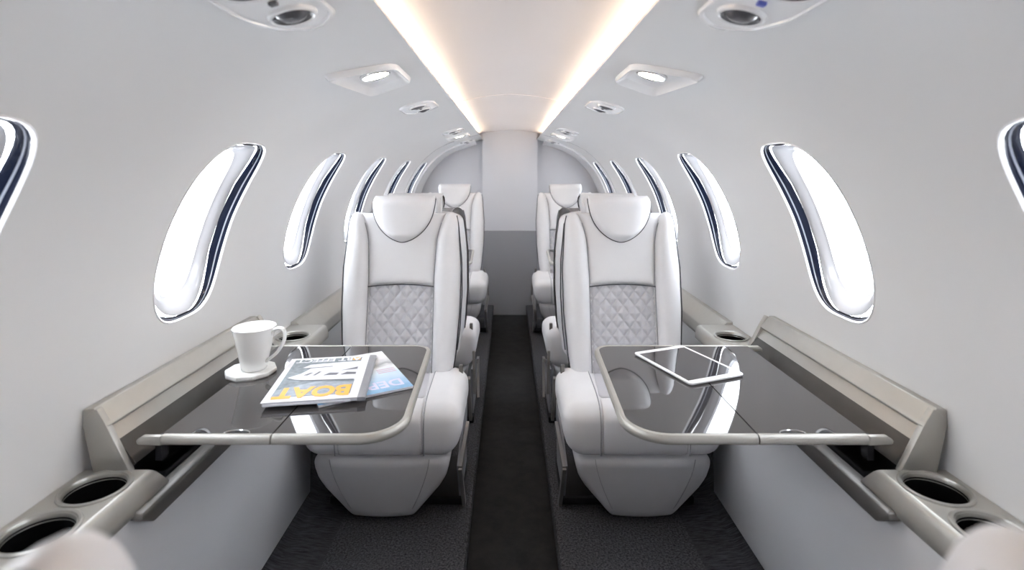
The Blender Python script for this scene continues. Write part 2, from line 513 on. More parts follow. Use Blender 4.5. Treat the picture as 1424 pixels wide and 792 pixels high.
for side in (-1, 1):
    s = L(side)
    cup_ledge(side, .42, .962, [.60, .795, .905][1:], 'champagne side ledge with two cup holders in front of the table on the %s' % s)
    cup_ledge(side, 1.585, 1.87, [1.735], 'single cup holder ledge behind the %s table beside the front seat' % s, slant=0)
    bm = bmesh.new(); prism(bm, [(1.62, .497), (.90, .497), (.897, .485), (.93, .462), (1.62, .462)], 'x', side * .636, side * .668); bevel(bm, .004, 2)
    tag(obj('side_rail', bm, 'rail'), 'dark metal lower rail under the %s table slot' % s, 'rail')
    # ledge behind
    bm = bmesh.new()
    pts = [(.787, .545), (.765, .545), (.715, .500), (.705, .470), (.712, .455), (.786, .455)]
    prism(bm, [(side * x, z) for x, z in pts], 'y', 1.87, 2.76); bevel(bm, .004, 2)
    tag(obj('armrest_ledge', bm, 'champ2'), 'sloping champagne armrest ledge along the %s wall behind the front seat' % s, 'ledge')
    # slot
    bm = bmesh.new()
    x0, x1 = .670, .765
    y0, y1 = 1.010, 1.56; zt, zb = .505, .40
    def q(*p): bm.faces.new([bm.verts.new((side * a, b, c)) for a, b, c in p])
    q((x0, y0, zt), (x0, y1, zt), (x0, y1, zb), (x0, y0, zb)); q((x1, y0, zt+.02), (x1, y1, zt+.02), (x1, y1, zb), (x1, y0, zb))
    q((x0, y0, zb), (x0, y1, zb), (x1, y1, zb), (x1, y0, zb)); q((x0, y0, zt), (x1, y0, zt), (x1, y0, zb), (x0, y0, zb)); q((x0, y1, zt), (x1, y1, zt), (x1, y1, zb), (x0, y1, zb))
    tag(obj('table_slot', bm, 'black', smooth=False), 'black storage slot in the %s wall under the table' % s, 'slot')

# ------------------------------------------------------------------ folding tables
def housing(side, dy=0):
    t = empty('table_housing', (side * .74, 1.26 + dy, .535), label='champagne wall frame that carries the %s folding table' % L(side), cat='table frame')
    off = Vector((side * .74, 1.26, .535))
    def fin(bm): bmesh.ops.translate(bm, verts=bm.verts, vec=-off)
    ya, yb = .955, 1.57
    bm = bmesh.new()
    prism(bm, [(side * x, z) for x, z in ((.784, .648), (.765, .650), (.738, .618), (.742, .612), (.786, .612))], 'y', ya, yb); bevel(bm, .0025, 2); fin(bm)
    obj('top_rail', bm, 'champ2', t)
    for y0, y1 in ((ya - .002, ya + .012), (yb - .003, yb + .016)):
        bm = bmesh.new()
        prism(bm, [(side * x, z) for x, z in ((.783, .618), (.779, .634), (.768, .645), (.758, .649), (.745, .628), (.697, .534), (.765, .534))], 'y', y0, y1); bevel(bm, .002, 2); fin(bm)
        obj('end_plate', bm, 'champ2', t)
    bm = bmesh.new()
    prism(bm, [(side * x, z) for x, z in ((.752, .616), (.729, .587), (.735, .583), (.775, .612))], 'y', ya + .011, yb - .002); fin(bm)
    obj('back_panel', bm, 'champ', t, smooth=False)
    bm = bmesh.new()
    prism(bm, [(side * x, z) for x, z in ((.729, .587), (.695, .545), (.700, .541), (.735, .583))], 'y', ya + .011, yb - .002); fin(bm)
    obj('lower_channel', bm, 'darkgrey', t, smooth=False)
    return t

XI, XO, XS, YN, YF = .205, .655, .452, .972, 1.487
TZ = .590
def table_outline():
    """half-plane outline (positive x), counterclockwise from outer-near to outer-far via inner edge"""
    rn, rf = .085, .05
    near = [(XO, YN), (XS + .0014, YN)]
    a = [(XS - .0014, YN)]
    for i in range(13):
        th = i / 12 * PI / 2
        a.append((XI + .004 + rn - rn * math.sin(th), YN + .0 + rn - rn * math.cos(th)))
    for i in range(9):
        th = i / 8 * PI / 2
        a.append((XI + .018 + rf - rf * math.cos(th), YF - rf + rf * math.sin(th)))
    a.append((XS - .0014, YF))
    far = [(XS + .0014, YF), (XO, YF)]
    return near, a, far
def make_table(side, dy=0):
    t = empty('folding_table', (side * .43, 1.23 + dy, TZ), label='', cat='table')
    off = Vector((side * .43, 1.23, TZ))
    def fin(bm): bmesh.ops.translate(bm, verts=bm.verts, vec=-off)
    near, a, far = table_outline()
    leafs = [a, [(XS + .0014, YN), (XO, YN), (XO, YF), (XS + .0014, YF)]]
    for li, poly in enumerate(leafs):
        # top veneer inset
        w = .013
        if li == 0: # inset toward inside, not along split
            def ins(p):
                x, y = p
                cx, cy = XS, 1.23
                return None
            n = len(poly); top = []
            for i, p in enumerate(poly):
                pa = Vector(poly[i - 1] if i else (XS + .05, YN)); pb = Vector(poly[i + 1] if i < n - 1 else (XS + .05, YF))
                d = (pb - pa).normalized(); nn = Vector((-d.y, d.x))
                # inside is toward +x
                if nn.dot(Vector((XS - .03, 1.23)) - Vector(p)) < 0: nn = -nn
                top.append(tuple(Vector(p) + nn * w))
            top[0] = (XS - .0014, YN + w); top[-1] = (XS - .0014, YF - w)
        else:
            top = [(XS + .0014, YN + w), (XO + .003, YN + w), (XO + .003, YF - w), (XS + .0014, YF - w)]
        bm = bmesh.new(); prism(bm, [(side * x, y) for x, y in top], 'z', TZ - .012, TZ + .0004); fin(bm)
        lf = obj('table_leaf', bm, 'gloss', t, smooth=False)
        # trim: strip swept from top-inner to rounded outer edge to the bottom
        bm = bmesh.new(); rows = []
        prof = [(1.0, .0), (.62, .0012), (.30, .0006), (.10, -.003), (0, -.008), (.06, -.013), (.25, -.0165), (.6, -.018), (1.0, -.018)]
        outer = poly if li == 0 else [(XS + .0014, YN), (XO, YN)]
        inner = top if li == 0 else [(XS + .0014, YN + w), (XO, YN + w)]
        def strip(outer, inner):
            rows = []
            for po, pi in zip(outer, inner):
                rows.append([(side * lerp(po[0], pi[0], k), lerp(po[1], pi[1], k), TZ + z) for k, z in prof])
            V = grid(bm, rows); bm.faces.new(V[0]); bm.faces.new(V[-1][::-1])
        strip(outer, inner)
        if li == 1:
            fin(bm); obj('edge_trim', bm, 'champ2', lf, angle=45); bm = bmesh.new()
            strip([(XS + .0014, YF), (XO, YF)], [(XS + .0014, YF - w), (XO, YF - w)])
        fin(bm); obj('edge_trim', bm, 'champ2', lf, angle=45)
        bm = bmesh.new(); prism(bm, [(side * x, y) for x, y in [(x, y) for x, y in top]], 'z', TZ - .018, TZ - .0125); fin(bm)
        obj('underside', bm, 'champ', lf, smooth=False)
    for ya in (YN + .001, YF - .012):
        bm = bmesh.new(); prism(bm, [(side * x, z) for x, z in ((XO + .002, TZ), (.690, TZ), (.702, TZ - .008), (.700, TZ - .016), (XO, TZ - .018))], 'y', ya, ya + .011)
        bevel(bm, .003, 2); fin(bm); obj('pivot_arm', bm, 'champ2', t)
    bm = bmesh.new(); box(bm, (min(side*.672, side*.684), YN + .03, .53), (max(side*.672, side*.684), YN + .05, TZ - .017)); fin(bm); obj('support_bracket', bm, 'black', t, smooth=False)
    bm = bmesh.new(); box(bm, (min(side*.672, side*.684), YF - .075, .53), (max(side*.672, side*.684), YF - .05, TZ - .017)); fin(bm); obj('support_bracket', bm, 'black', t, smooth=False)
    # dark half disc edged by a thin chrome arc at the near edge
    bm = bmesh.new()
    cx = side * .52; tube(bm, [(cx + .024 * math.cos(th), YN + .012 + .012 * math.sin(th), TZ + .0008) for th in [PI * i / 14 for i in range(15)]], .0010, 6); fin(bm)
    lr = obj('chrome_arc', bm, 'chrome', t)
    bm = bmesh.new(); prism(bm, [(cx + .0235 * math.cos(th), YN + .0125 + .0115 * math.sin(th)) for th in [PI * i / 14 for i in range(15)]], 'z', TZ + .0002, TZ + .0008); fin(bm); obj('dark_half_disc', bm, 'well', lr, smooth=False)
    return t
hs = {}; tb = {}
for side in (-1, 1):
    hs[side] = housing(side); tb[side] = make_table(side)
tb[-1]['label'] = 'left folding table with a black gloss top holding the mug and magazines'
tb[1]['label'] = 'right folding table with a black gloss top holding the tablet'
for side in (-1, 1):
    h = copy_tree(hs[side]); h.location.y += 1.83; h['label'] = 'wall frame of the far %s table, behind the front seat' % L(side)
    h = copy_tree(tb[side]); h.location.y += 1.83; h['label'] = 'far %s table between the middle and rear seats, only its edge showing' % L(side)

# ------------------------------------------------------------------ seats (local: forward = -y)
B0 = Vector((0, .115, .335)); B1 = Vector((0, .225, .93)); TB = (B1 - B0).normalized(); NB = Vector((0, -TB.z, TB.y))
def bp(u, v, off=0): return B0 + TB * v + NB * off + Vector((u, 0, 0))
def wback(v):   # outer half width of the back
    pts = [(0, .185), (.1, .200), (.25, .212), (.40, .214), (.50, .206), (.56, .202), (.60, .193)]
    for (a, wa), (b, wb) in zip(pts[:-1], pts[1:]):
        if v <= b: return lerp(wa, wb, clamp((v - a) / (b - a), 0, 1))
    return pts[-1][1]
def inn(v):     # seam between bolster and centre
    if v < .36: return .118
    if v < .48: return lerp(.118, .124, (v - .36) / .12)
    t = (v - .48) / .12
    return lerp(.124, .155, clamp(t, 0, 1) ** 1.5)
def pillow(bm, ul, ur, v0, v1, base, T, nu=16, nv=30, eu=(3, 3), ev=4, extra=None, vtop=None, ptr=bp, back=True):
    """ul(v), ur(v); v0(u?),v1(s) may be callables of s in [-1,1]"""
    def P(i, j, front):
        s = -math.cos(i / nu * PI) if True else 0
        s = math.copysign(abs(s) ** .85, s)
        r = -math.cos(j / nv * PI); r = math.copysign(abs(r) ** .8, r)
        va = v0(s) if callable(v0) else v0; vb = v1(s) if callable(v1) else v1
        v = lerp(va, vb, (r + 1) / 2)
        u = lerp(ul(v), ur(v), (s + 1) / 2)
        e = (1 - abs(s) ** eu[0]) ** .5 * (1 - abs(r) ** ev) ** .5
        h = base + (T * e if front else 0)
        if front and extra: h += extra(u, v) * min(1, e * 1.2)
        return ptr(u, v, h)
    F = grid(bm, [[P(i, j, True) for i in range(nu + 1)] for j in range(nv + 1)])

def make_seat(inb):
    t = empty('cabin_seat', (0, 0, 0))
    # back shell
    bm = bmesh.new()
    def df(p):
        v = p.z; w = wback(v) / .214
        tuck = 1 - .10 * clamp((-p.y) / .09, 0, 1)
        topr = 1
        return bp(p.x * w * tuck, v + (-.02 * (abs(p.x) / .2) ** 3 if v > .5 else 0), p.y)
    rbox(bm, (-.212, -.095, -.04), (.212, .018, .592), .022, df, n=16)
    shell = obj('back_shell', bm, 'leather', t)
    bm = bmesh.new()
    pth = [bp(-wback(v) * .915, v, -.088) for v in [lerp(.0, .555, i / 30) for i in range(31)]]
    rgt = [bp(wback(v) * .915, v, -.088) for v in [lerp(.0, .555, i / 30) for i in range(31)]][::-1]
    mid = [bp(.17 * math.sin(q), .592 - .014 * abs(math.sin(q)) ** 4, -.080) for q in [lerp(-1.45, 1.45, i / 24) for i in range(25)]]
    tube(bm, pth + mid + rgt, .0026, 6); obj('rear_piping', bm, 'piping', shell)
    # bolsters
    for s in (-1, 1):
        bm = bmesh.new()
        if s > 0: ul, ur = (lambda v: inn(v)), (lambda v: wback(v) + .001)
        else: ul, ur = (lambda v: -wback(v) - .001), (lambda v: -inn(v))
        def ptr(u, v, h): return bp(u, v, h - .014 * clamp((abs(u) - .15) / .06, 0, 1) ** 2)
        pillow(bm, ul, ur, .0, lambda q: .602 - .012 * abs(q) ** 2, .008, .045, nu=14, nv=40, eu=(2.6, 2.6), ev=14, ptr=ptr)
        o = obj('back_bolster', bm, 'leather', t)
        bm = bmesh.new()
        tube(bm, [bp(s * (wback(v) + .0015), v - .004, .012) for v in [lerp(.0, .592, i / 40) for i in range(41)]], .0022, 6)
        obj('edge_piping', bm, 'piping', o)
        bm = bmesh.new()
        tube(bm, [bp(s * inn(v), v, .0235) for v in [lerp(.01, .56, i / 40) for i in range(41)]], .0016, 6)
        obj('seam', bm, 'seam', o)
    # upper centre panel
    vq = lambda u: .330 + .008 * (1 - (u / .118) ** 2)
    bm = bmesh.new()
    pillow(bm, lambda v: -inn(v) - .002, lambda v: inn(v) + .002, lambda s: vq(s * .118) + .001, .598, .010, .019, nu=24, nv=26, eu=(10, 10), ev=16)
    obj('upper_panel', bm, 'leather', t)
    # quilted panel
    bm = bmesh.new()
    def qh(u, v):
        k = 1 / .042
        a = abs(math.sin(PI * (u * k + v * k * .80))); b = abs(math.sin(PI * (u * k - v * k * .80)))
        return .0075 * (min(a, b) ** .55)
    P = []
    NU, NV = 84, 120
    for j in range(NV + 1):
        row = []
        for i in range(NU + 1):
            u = lerp(-.118, .118, i / NU)
            v = lerp(-.01, vq(u), j / NV)
            e = min(1, (1 - abs(u / .118) ** 12) ** .5 + .0)
            row.append(bp(u, v, .012 + .006 * e + qh(u, v) * e))
        P.append(row)
    grid(bm, P); obj('quilted_panel', bm, 'quilt', t, angle=80)
    bm = bmesh.new(); tube(bm, [bp(u, vq(u), .026) for u in [lerp(-.119, .119, i / 24) for i in range(25)]], .0024, 6)
    obj('panel_piping', bm, 'piping', t)
    # head rest
    def hw(r):  # r 0 bottom .. 1 top
        return .117 * (1 - (1 - r) ** 2.5) ** .62 * (1 - .045 * r ** 8)
    v0, v1 = .489, .664
    bm = bmesh.new(); P = []
    NR, NS = 30, 28
    def hp(s, r):
        v = lerp(v0, v1, r); u = s * max(hw(r), .002)
        e = (1 - abs(s) ** 3.2) ** .5
        eb = clamp(r / .12, 0, 1) ** .5
        et = (1 - clamp((r - .72) / .28, 0, 1) ** 2.6)
        off = .028 + .034 * e * eb * lerp(.0, 1, et ** .6) - .03 * (1 - et)
        return bp(u, v, off)
    for j in range(NR + 1):
        r = (1 - math.cos(j / NR * PI)) / 2
        P.append([hp(math.sin(-PI/2 + PI * i / NS), r) for i in range(NS + 1)])
    # over the top and down behind
    for (dv, off) in ((.664, -.022), (.660, -.045), (.648, -.062), (.62, -.070), (.56, -.070)):
        P.append([bp(math.sin(-PI/2 + PI * i / NS) * .112, dv, off) for i in range(NS + 1)])
    V = grid(bm, P)
    # side closures
    for idx in (0, NS):
        col = [V[j][idx] for j in range(len(V))]
        f = [v for v in col]
        try: bm.faces.new(f if idx else f[::-1])
        except Exception: pass
    h = obj('headrest', bm, 'leather', t, angle=55)
    bm = bmesh.new()
    pts = []
    for i in range(61):
        q = i / 60
        if q < .5: r = (1 - q * 2) ** 1.6; s = -1
        else: r = (q * 2 - 1) ** 1.6; s = 1
        pts.append(bp(s * hw(r * .93), lerp(v0, v1, r * .93) , .0295 - .03 * (clamp((r - .72) / .28, 0, 1) ** 2.6)))
    tube(bm, pts, .0028, 6); obj('headrest_piping', bm, 'piping', h)
    # head rest side pad visible behind the flap
    bm = bmesh.new()
    rbox(bm, (-.108, -.075, .50), (.108, .026, .660), .02, lambda p: bp(p.x * (1 + 0.0 * p.z), p.z, p.y), n=8)
    obj('headrest_core', bm, 'leather', h)
    # cushion
    for s in (-1, 1):
        bm = bmesh.new()
        def df2(p, s=s):
            q = p.copy()
            k = clamp((p.z - .22) / .18, 0, 1)
            q.x = s * (q.x + (.012 * math.sin(k * PI)) * clamp((p.x - .13) / .12, 0, 1) - .018 * clamp((.30 - p.z) / .1, 0, 1) * clamp((p.x - .13) / .12, 0, 1))
            q.z += .010 * clamp((p.y + .17) / .3, 0, 1) * k - .022 * clamp((-.05 - p.y) / .12, 0, 1) ** 2 * k
            q.y -= .010 * math.sin(k * PI) * clamp(-p.y / .17, 0, 1)
            inner = clamp((.1312 - p.x) / .008, 0, 1)
            q.z -= .014 * inner * k; q.y += .014 * inner * clamp(-p.y / .12, 0, 1)
            return q
        rbox(bm, (.085, -.166, .212), (.237, .145, .378), (.046, .042, .042), df2, n=8, k=6)
        o = obj('cushion_bolster', bm, 'leather', t)
        bm = bmesh.new()
        path = [(.134, y_, .378) for y_ in (.10, .05, 0, -.04, -.08, -.10)] + [(.134, -.124 - .042 * math.sin(a_ * PI / 20), .336 + .042 * math.cos(a_ * PI / 20)) for a_ in range(0, 11)] + [(.134, -.166, z_) for z_ in (.30, .27, .24, .225)]
        tube(bm, [df2(Vector(p)) for p in path], .0018, 6); obj('seam', bm, 'seam', o)
    def df3(p):
        k = clamp((p.z - .22) / .16, 0, 1); q = p.copy()
        q.z -= .020 * clamp((-.03 - p.y) / .13, 0, 1) ** 2 * k
        q.y -= .010 * math.sin(k * PI) * clamp(-p.y / .17, 0, 1)
        q.z += .004 * (1 - (p.x / .13) ** 2) * k
        return q
    bm = bmesh.new(); rbox(bm, (-.131, -.167, .212), (.131, -.070, .374), (.010, .040, .040), df3, n=8, k=6); obj('seat_cushion', bm, 'leather', t)
    bm = bmesh.new(); rbox(bm, (-.131, -.085, .23), (.131, .16, .370), .010, None, n=8); obj('rear_cushion', bm, 'quilt', t)
    # skirt below the cushion
    def podw(z):
        pts = [(.010, .098), (.045, .122), (.08, .150), (.115, .178), (.147, .197), (.18, .206), (.225, .209)]
        for (a, wa), (b, wb) in zip(pts[:-1], pts[1:]):
            if z <= b: return lerp(wa, wb, clamp((z - a) / (b - a), 0, 1))
        return pts[-1][1]
    def df4(p):
        q = p.copy(); q.x = p.x * podw(p.z) / .209
        back = clamp((.22 - p.z) / .19, 0, 1)
        q.y += .035 * back ** 1.5 * clamp(-(p.y - .1) / .25, 0, 1)
        q.y -= .012 * (1 - (p.x / .209) ** 2) * clamp(-p.y / .15, 0, 1)
        return q
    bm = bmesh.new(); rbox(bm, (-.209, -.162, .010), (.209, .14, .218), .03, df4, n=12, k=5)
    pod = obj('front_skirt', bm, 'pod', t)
    bm = bmesh.new()
    for s in (-1, 1):
        pts = []
        for i in range(25):
            z = lerp(.214, .034, i / 24); x = lerp(.150, .088, (i / 24) ** 1.4)
            if x > podw(z) - .03: x = podw(z) - .03
            p = df4(Vector((s * x / podw(z) * .209, -.162, z))); p.y -= .0002
            if z < .056: p.y += .012 * ((.056 - z) / .03) ** 2
            pts.append(p)
        tube(bm, pts, .0014, 6)
        obj('seam', bm, 'seam', pod); bm = bmesh.new()
    bm.free()
    # side frames / legs
    for s in (inb,):
        bm = bmesh.new()
        prism(bm, [(-.115, .165), (.04, .215), (.20, .235), (.16, .02), (-.04, .02)], 'x', s * .228, s * .236)
        bmesh.ops.recalc_face_normals(bm, faces=bm.faces)
        fr = obj('side_frame', bm, 'legpanel', t, smooth=False)
        bm = bmesh.new()
        def bar(P, w=.011, th=.020):
            for a, b in zip(P[:-1], P[1:]):
                a = Vector(a); b = Vector(b); d = (b - a).normalized(); c = Vector((1, 0, 0)); e = d.cross(c).normalized()
                vs = []
                for p in (a - d * .004, b + d * .004):
                    for i, j in ((-1, -1), (1, -1), (1, 1), (-1, 1)): vs.append(bm.verts.new(p + c * i * w / 2 + e * j * th / 2))
                for qd in ((0,1,2,3),(7,6,5,4),(0,4,5,1),(1,5,6,2),(2,6,7,3),(3,7,4,0)): bm.faces.new([vs[i] for i in qd])
        bar([(s * .248, .05, .215), (s * .240, -.125, .165), (s * .245, -.05, .012)])
        obj('leg', bm, 'chromeleg', t, smooth=False)
        bm = bmesh.new(); bar([(s * .240, .205, .31), (s * .246, .235, .15)])
        obj('leg', bm, 'chromeleg', t, smooth=False)
    bm = bmesh.new(); rbox(bm, (min(-.19, inb * .24), -.05, .002), (max(.19, inb * .24), .20, .03), .006, None, n=2); box(bm, (-.15, .0, .02), (.15, .16, .24))
    obj('pedestal', bm, 'black', t)
    # belt buckle stub at the aisle side of the hinge
    for s in (inb,):
        bm = bmesh.new(); rbox(bm, (s * .222 - .007, .09, .365), (s * .222 + .007, .105, .402), .003, None, n=2); obj('belt_anchor', bm, 'rail', t)
    return t
seats = {1: make_seat(1), -1: make_seat(-1)}; used = set()
SX = .40
plan = [(-SX, 1.75, 0, 'light grey leather seat behind the left table, its quilted back facing us', None),
        (SX, 1.75, 0, 'light grey leather seat behind the right table, its quilted back facing us', None),
        (-SX, 2.45, PI, 'middle left seat turned away, nearly hidden behind the front left seat', None),
        (SX, 2.45, PI, 'middle right seat turned away, nearly hidden behind the front right seat', None),
        (-SX, 3.58, 0, 'small rear left seat against the back wall, facing us', None),
        (SX, 3.58, 0, 'small rear right seat against the back wall, facing us', None),
        (-SX+.03, .420, PI, 'blurred shoulder of the nearest seat at the bottom left corner', None),
        (SX-.022, .424, PI, 'blurred shoulder of the nearest seat at the bottom right corner', None)]
for i, (x, y, r, lb, g) in enumerate(plan):
    k = 1 if (x < 0) == (r == 0) else -1
    o = seats[k] if k not in used else copy_tree(seats[k])
    used.add(k)
    o.location = (x, y, 0); o.rotation_euler = (0, 0, r)
    tag(o, lb, 'seat', 'cabin seats in pairs along the aisle')

# ------------------------------------------------------------------ ceiling fixtures
def frame_on(side, x, y):
    s = s_of_x(x); n = -nrm(s); n.x *= side    # inward
    t = (sec(s + .004) - sec(s - .004)).normalized(); t.x *= side   # toward the aisle, up
    p = W(side, s, y, 0)
    Mx = Matrix((( t.x, 0, n.x, p.x), (t.y, 1, n.y, p.y), (t.z, 0, n.z, p.z), (0, 0, 0, 1)))
    return Mx    # local: x toward aisle, y aft, z into the cabin
def plate_outline(poly, r, k=1., N=6, inset=0.):
    """rounded polygon (corner radius r), local x toward the aisle, y aft"""
    P = [Vector(p) for p in poly]; c = sum(P, Vector((0, 0))) / len(P); out = []
    for i, p in enumerate(P):
        a = P[i - 1] - p; b = P[(i + 1) % len(P)] - p
        p0 = p + a.normalized() * r; p1 = p + b.normalized() * r
        for j in range(N + 1):
            t = j / N; q = p0.lerp(p, t).lerp(p.lerp(p1, t), t)
            out.append(c + (q - c) * k)
    return [(q.x, q.y) for q in out]
PLATE = [(-.034, -.150), (.030, -.125), (.052, -.06), (.052, .11), (.010, .150), (-.040, .115), (-.062, .03), (-.060, -.11)]
DISH = [(-.072, -.150), (.070, -.075), (.070, .125), (-.048, .150)]
def reading_unit(side, y, sc, label, x=.325, wx=1.):
    t = empty('reading_light_panel', label=label, cat='light panel'); t.matrix_world = frame_on(side, x, y)
    OUT = [(x_ * sc * wx, y_ * sc) for x_, y_ in PLATE]
    bm = bmesh.new()
    rows = []
    for k, z in ((1.02, -.004), (1.0, .002), (.965, .006), (.90, .0065), (.88, .004), (.5, .004), (.05, .004)):
        rows.append([(px, py, z) for px, py in plate_outline(OUT, .022 * sc, k)])
    V = grid(bm, rows, closeu=True); cap(bm, V[-1]); obj('base_plate', bm, 'trimwhite', t)
    for k, (cx, cy, r) in enumerate(((-.006 * sc, -.062 * sc, .034 * sc), (0 * sc, .060 * sc, .030 * sc))):
        bm = bmesh.new()
        lathe(bm, [(r * 1.18, .0035), (r * 1.12, .009), (r, .010), (r * .93, .008)], 32, (cx, cy, 0)); rg = obj('bezel', bm, 'trimwhite', t)
        bm = bmesh.new()
        V = lathe(bm, [(r * .93, .009), (r * .8, .005), (r * .5, .012), (r * .2, .014), (r * .04, .014)], 32, (cx, cy, 0)); cap(bm, V[-1]); obj('nozzle' if k else 'lens', bm, 'lens' , rg)
    bm = bmesh.new(); rbox(bm, (-.008 * sc, -.004 * sc, .004), (.004 * sc, .006 * sc, .010), .002, None, n=1); obj('call_button', bm, 'blue' if side > 0 and y < 1 else 'lens', t)
    return t
def downlight(side, y, label, sc=1., x=.338):
    t = empty('recessed_downlight', label=label, cat='light'); t.matrix_world = frame_on(side, x, y)
    OUT = [(x_ * sc, y_ * sc) for x_, y_ in DISH]
    bm = bmesh.new(); rows = []
    for k, z in ((1.05, -.004), (1.04, .006), (1.0, .012), (.98, .0135), (.965, .0125), (.76, .002), (.6, .001), (.3, .001)):
        rows.append([(px, py, z) for px, py in plate_outline(OUT, .030 * sc, k)])
    V = grid(bm, rows, closeu=True); cap(bm, V[-1]); obj('bezel', bm, 'trimwhite', t)
    bm = bmesh.new(); lathe(bm, [(.037*sc, .001), (.036*sc, .007), (.032*sc, .0085), (.030*sc, .006)], 40, (.012 * sc, -.030 * sc, 0)); rg = obj('lamp_ring', bm, 'chrome', t)
    bm = bmesh.new(); V = lathe(bm, [(.030*sc, .0065), (.015*sc, .0075), (.002, .0078)], 40, (.012 * sc, -.030 * sc, 0)); cap(bm, V[-1]); obj('lamp', bm, 'lampw', t)
    return t
for side in (-1, 1):
    s = L(side)
    reading_unit(side, .70, 1.0, 'large reading light and air vent panel at the top %s of the picture' % s, x=.325)
    downlight(side, 1.27, 'lit recessed ceiling downlight on the %s, nearest the camera' % s)
    reading_unit(side, 1.88, .8, 'small reading light panel behind the lit %s downlight' % s, wx=1.35)
    reading_unit(side, 3.03, .85, 'tiny far reading light panel on the %s ceiling' % s, wx=1.3)
    downlight(side, 3.42, 'tiny far downlight on the %s ceiling near the back wall' % s)
    reading_unit(side, 4.02, .8, 'farthest reading light panel on the %s, next to the back wall' % s, x=.33)

# ------------------------------------------------------------------ things on the tables
T0 = TZ + .0008
# coaster
bm = bmesh.new()
N = 10; cx, cy = -.638, 1.280
ro = [.060 * (1 + random.uniform(-.03, .03)) for _ in range(N)]
def ngon(k, z): return [(cx + ro[i] * k * math.cos(2*PI*i/N + .2), cy + ro[i] * k * math.sin(2*PI*i/N + .2), z) for i in range(N)]
V = grid(bm, [ngon(.97, T0), ngon(1, T0 + .003), ngon(.99, T0 + .0085), ngon(.96, T0 + .0105)], closeu=True); cap(bm, V[-1]); cap(bm, V[0][::-1])
tag(obj('coaster', bm, 'marble', angle=25), 'white marble coaster with faceted edge under the mug', 'coaster')
# mug
CT = T0 + .0105
mx, my = -.630, 1.280
mug = empty('mug', (mx, my, CT), label='tall white china mug standing on the marble coaster', cat='mug')
bm = bmesh.new()
pr = [(.002, .0), (.026, .0), (.0285, .002), (.0295, .008), (.033, .025), (.0385, .05), (.0435, .075), (.0478, .0935), (.0490, .0965), (.0480, .0975), (.0462, .096), (.041, .072), (.036, .05), (.030, .025), (.026, .010), (.002, .008)]
V = lathe(bm, pr, 64); cap(bm, V[0][::-1]); cap(bm, V[-1]); obj('cup_body', bm, 'china', mug, angle=60)
bm = bmesh.new()
hp_ = catmull([(.040, 0, .078), (.052, 0, .092), (.068, 0, .0945), (.0765, 0, .084), (.073, 0, .063), (.058, 0, .040), (.036, 0, .022), (.028, 0, .018)], 8)
rings = []
pv = None
for i, p in enumerate(hp_):
    a = hp_[max(i-1, 0)]; b = hp_[min(i+1, len(hp_)-1)]; tt = (b - a).normalized(); yv = Vector((0, 1, 0)); nn = tt.cross(yv)
    rings.append([p + nn * .0038 * math.cos(2*PI*q/12) + yv * .0062 * math.sin(2*PI*q/12) for q in range(12)])
V = grid(bm, rings, closeu=True); cap(bm, V[0]); cap(bm, V[-1]); h = obj('handle', bm, 'china', mug); mug.rotation_euler = (0, 0, -.1); mug.scale = (1.02, 1.02, 1.05)

# text helper
def text(name, s, size, parent, m, loc, rz, sx=1., bold=.0, z=.0):
    cu = bpy.data.curves.new('t', 'FONT'); cu.body = s; cu.size = size; cu.extrude = .0001; cu.offset = bold; cu.resolution_u = 3
    ob = bpy.data.objects.new('t', cu); C.objects.link(ob)
    bpy.context.view_layer.update()
    me = bpy.data.meshes.new_from_object(ob.evaluated_get(bpy.context.evaluated_depsgraph_get()))
    bpy.data.objects.remove(ob)
    me.materials.clear(); me.materials.append(M[m]); me.name = name
    o = bpy.data.objects.new(name, me); C.objects.link(o); o.parent = parent
    o.location = loc; o.rotation_euler = (0, 0, rz); o.scale = (sx, 1, 1)
    return o
def flat(name, poly, z, m, parent, th=.0002):
    bm = bmesh.new(); prism(bm, poly, 'z', z - th, z); return obj(name, bm, m, parent, smooth=False)

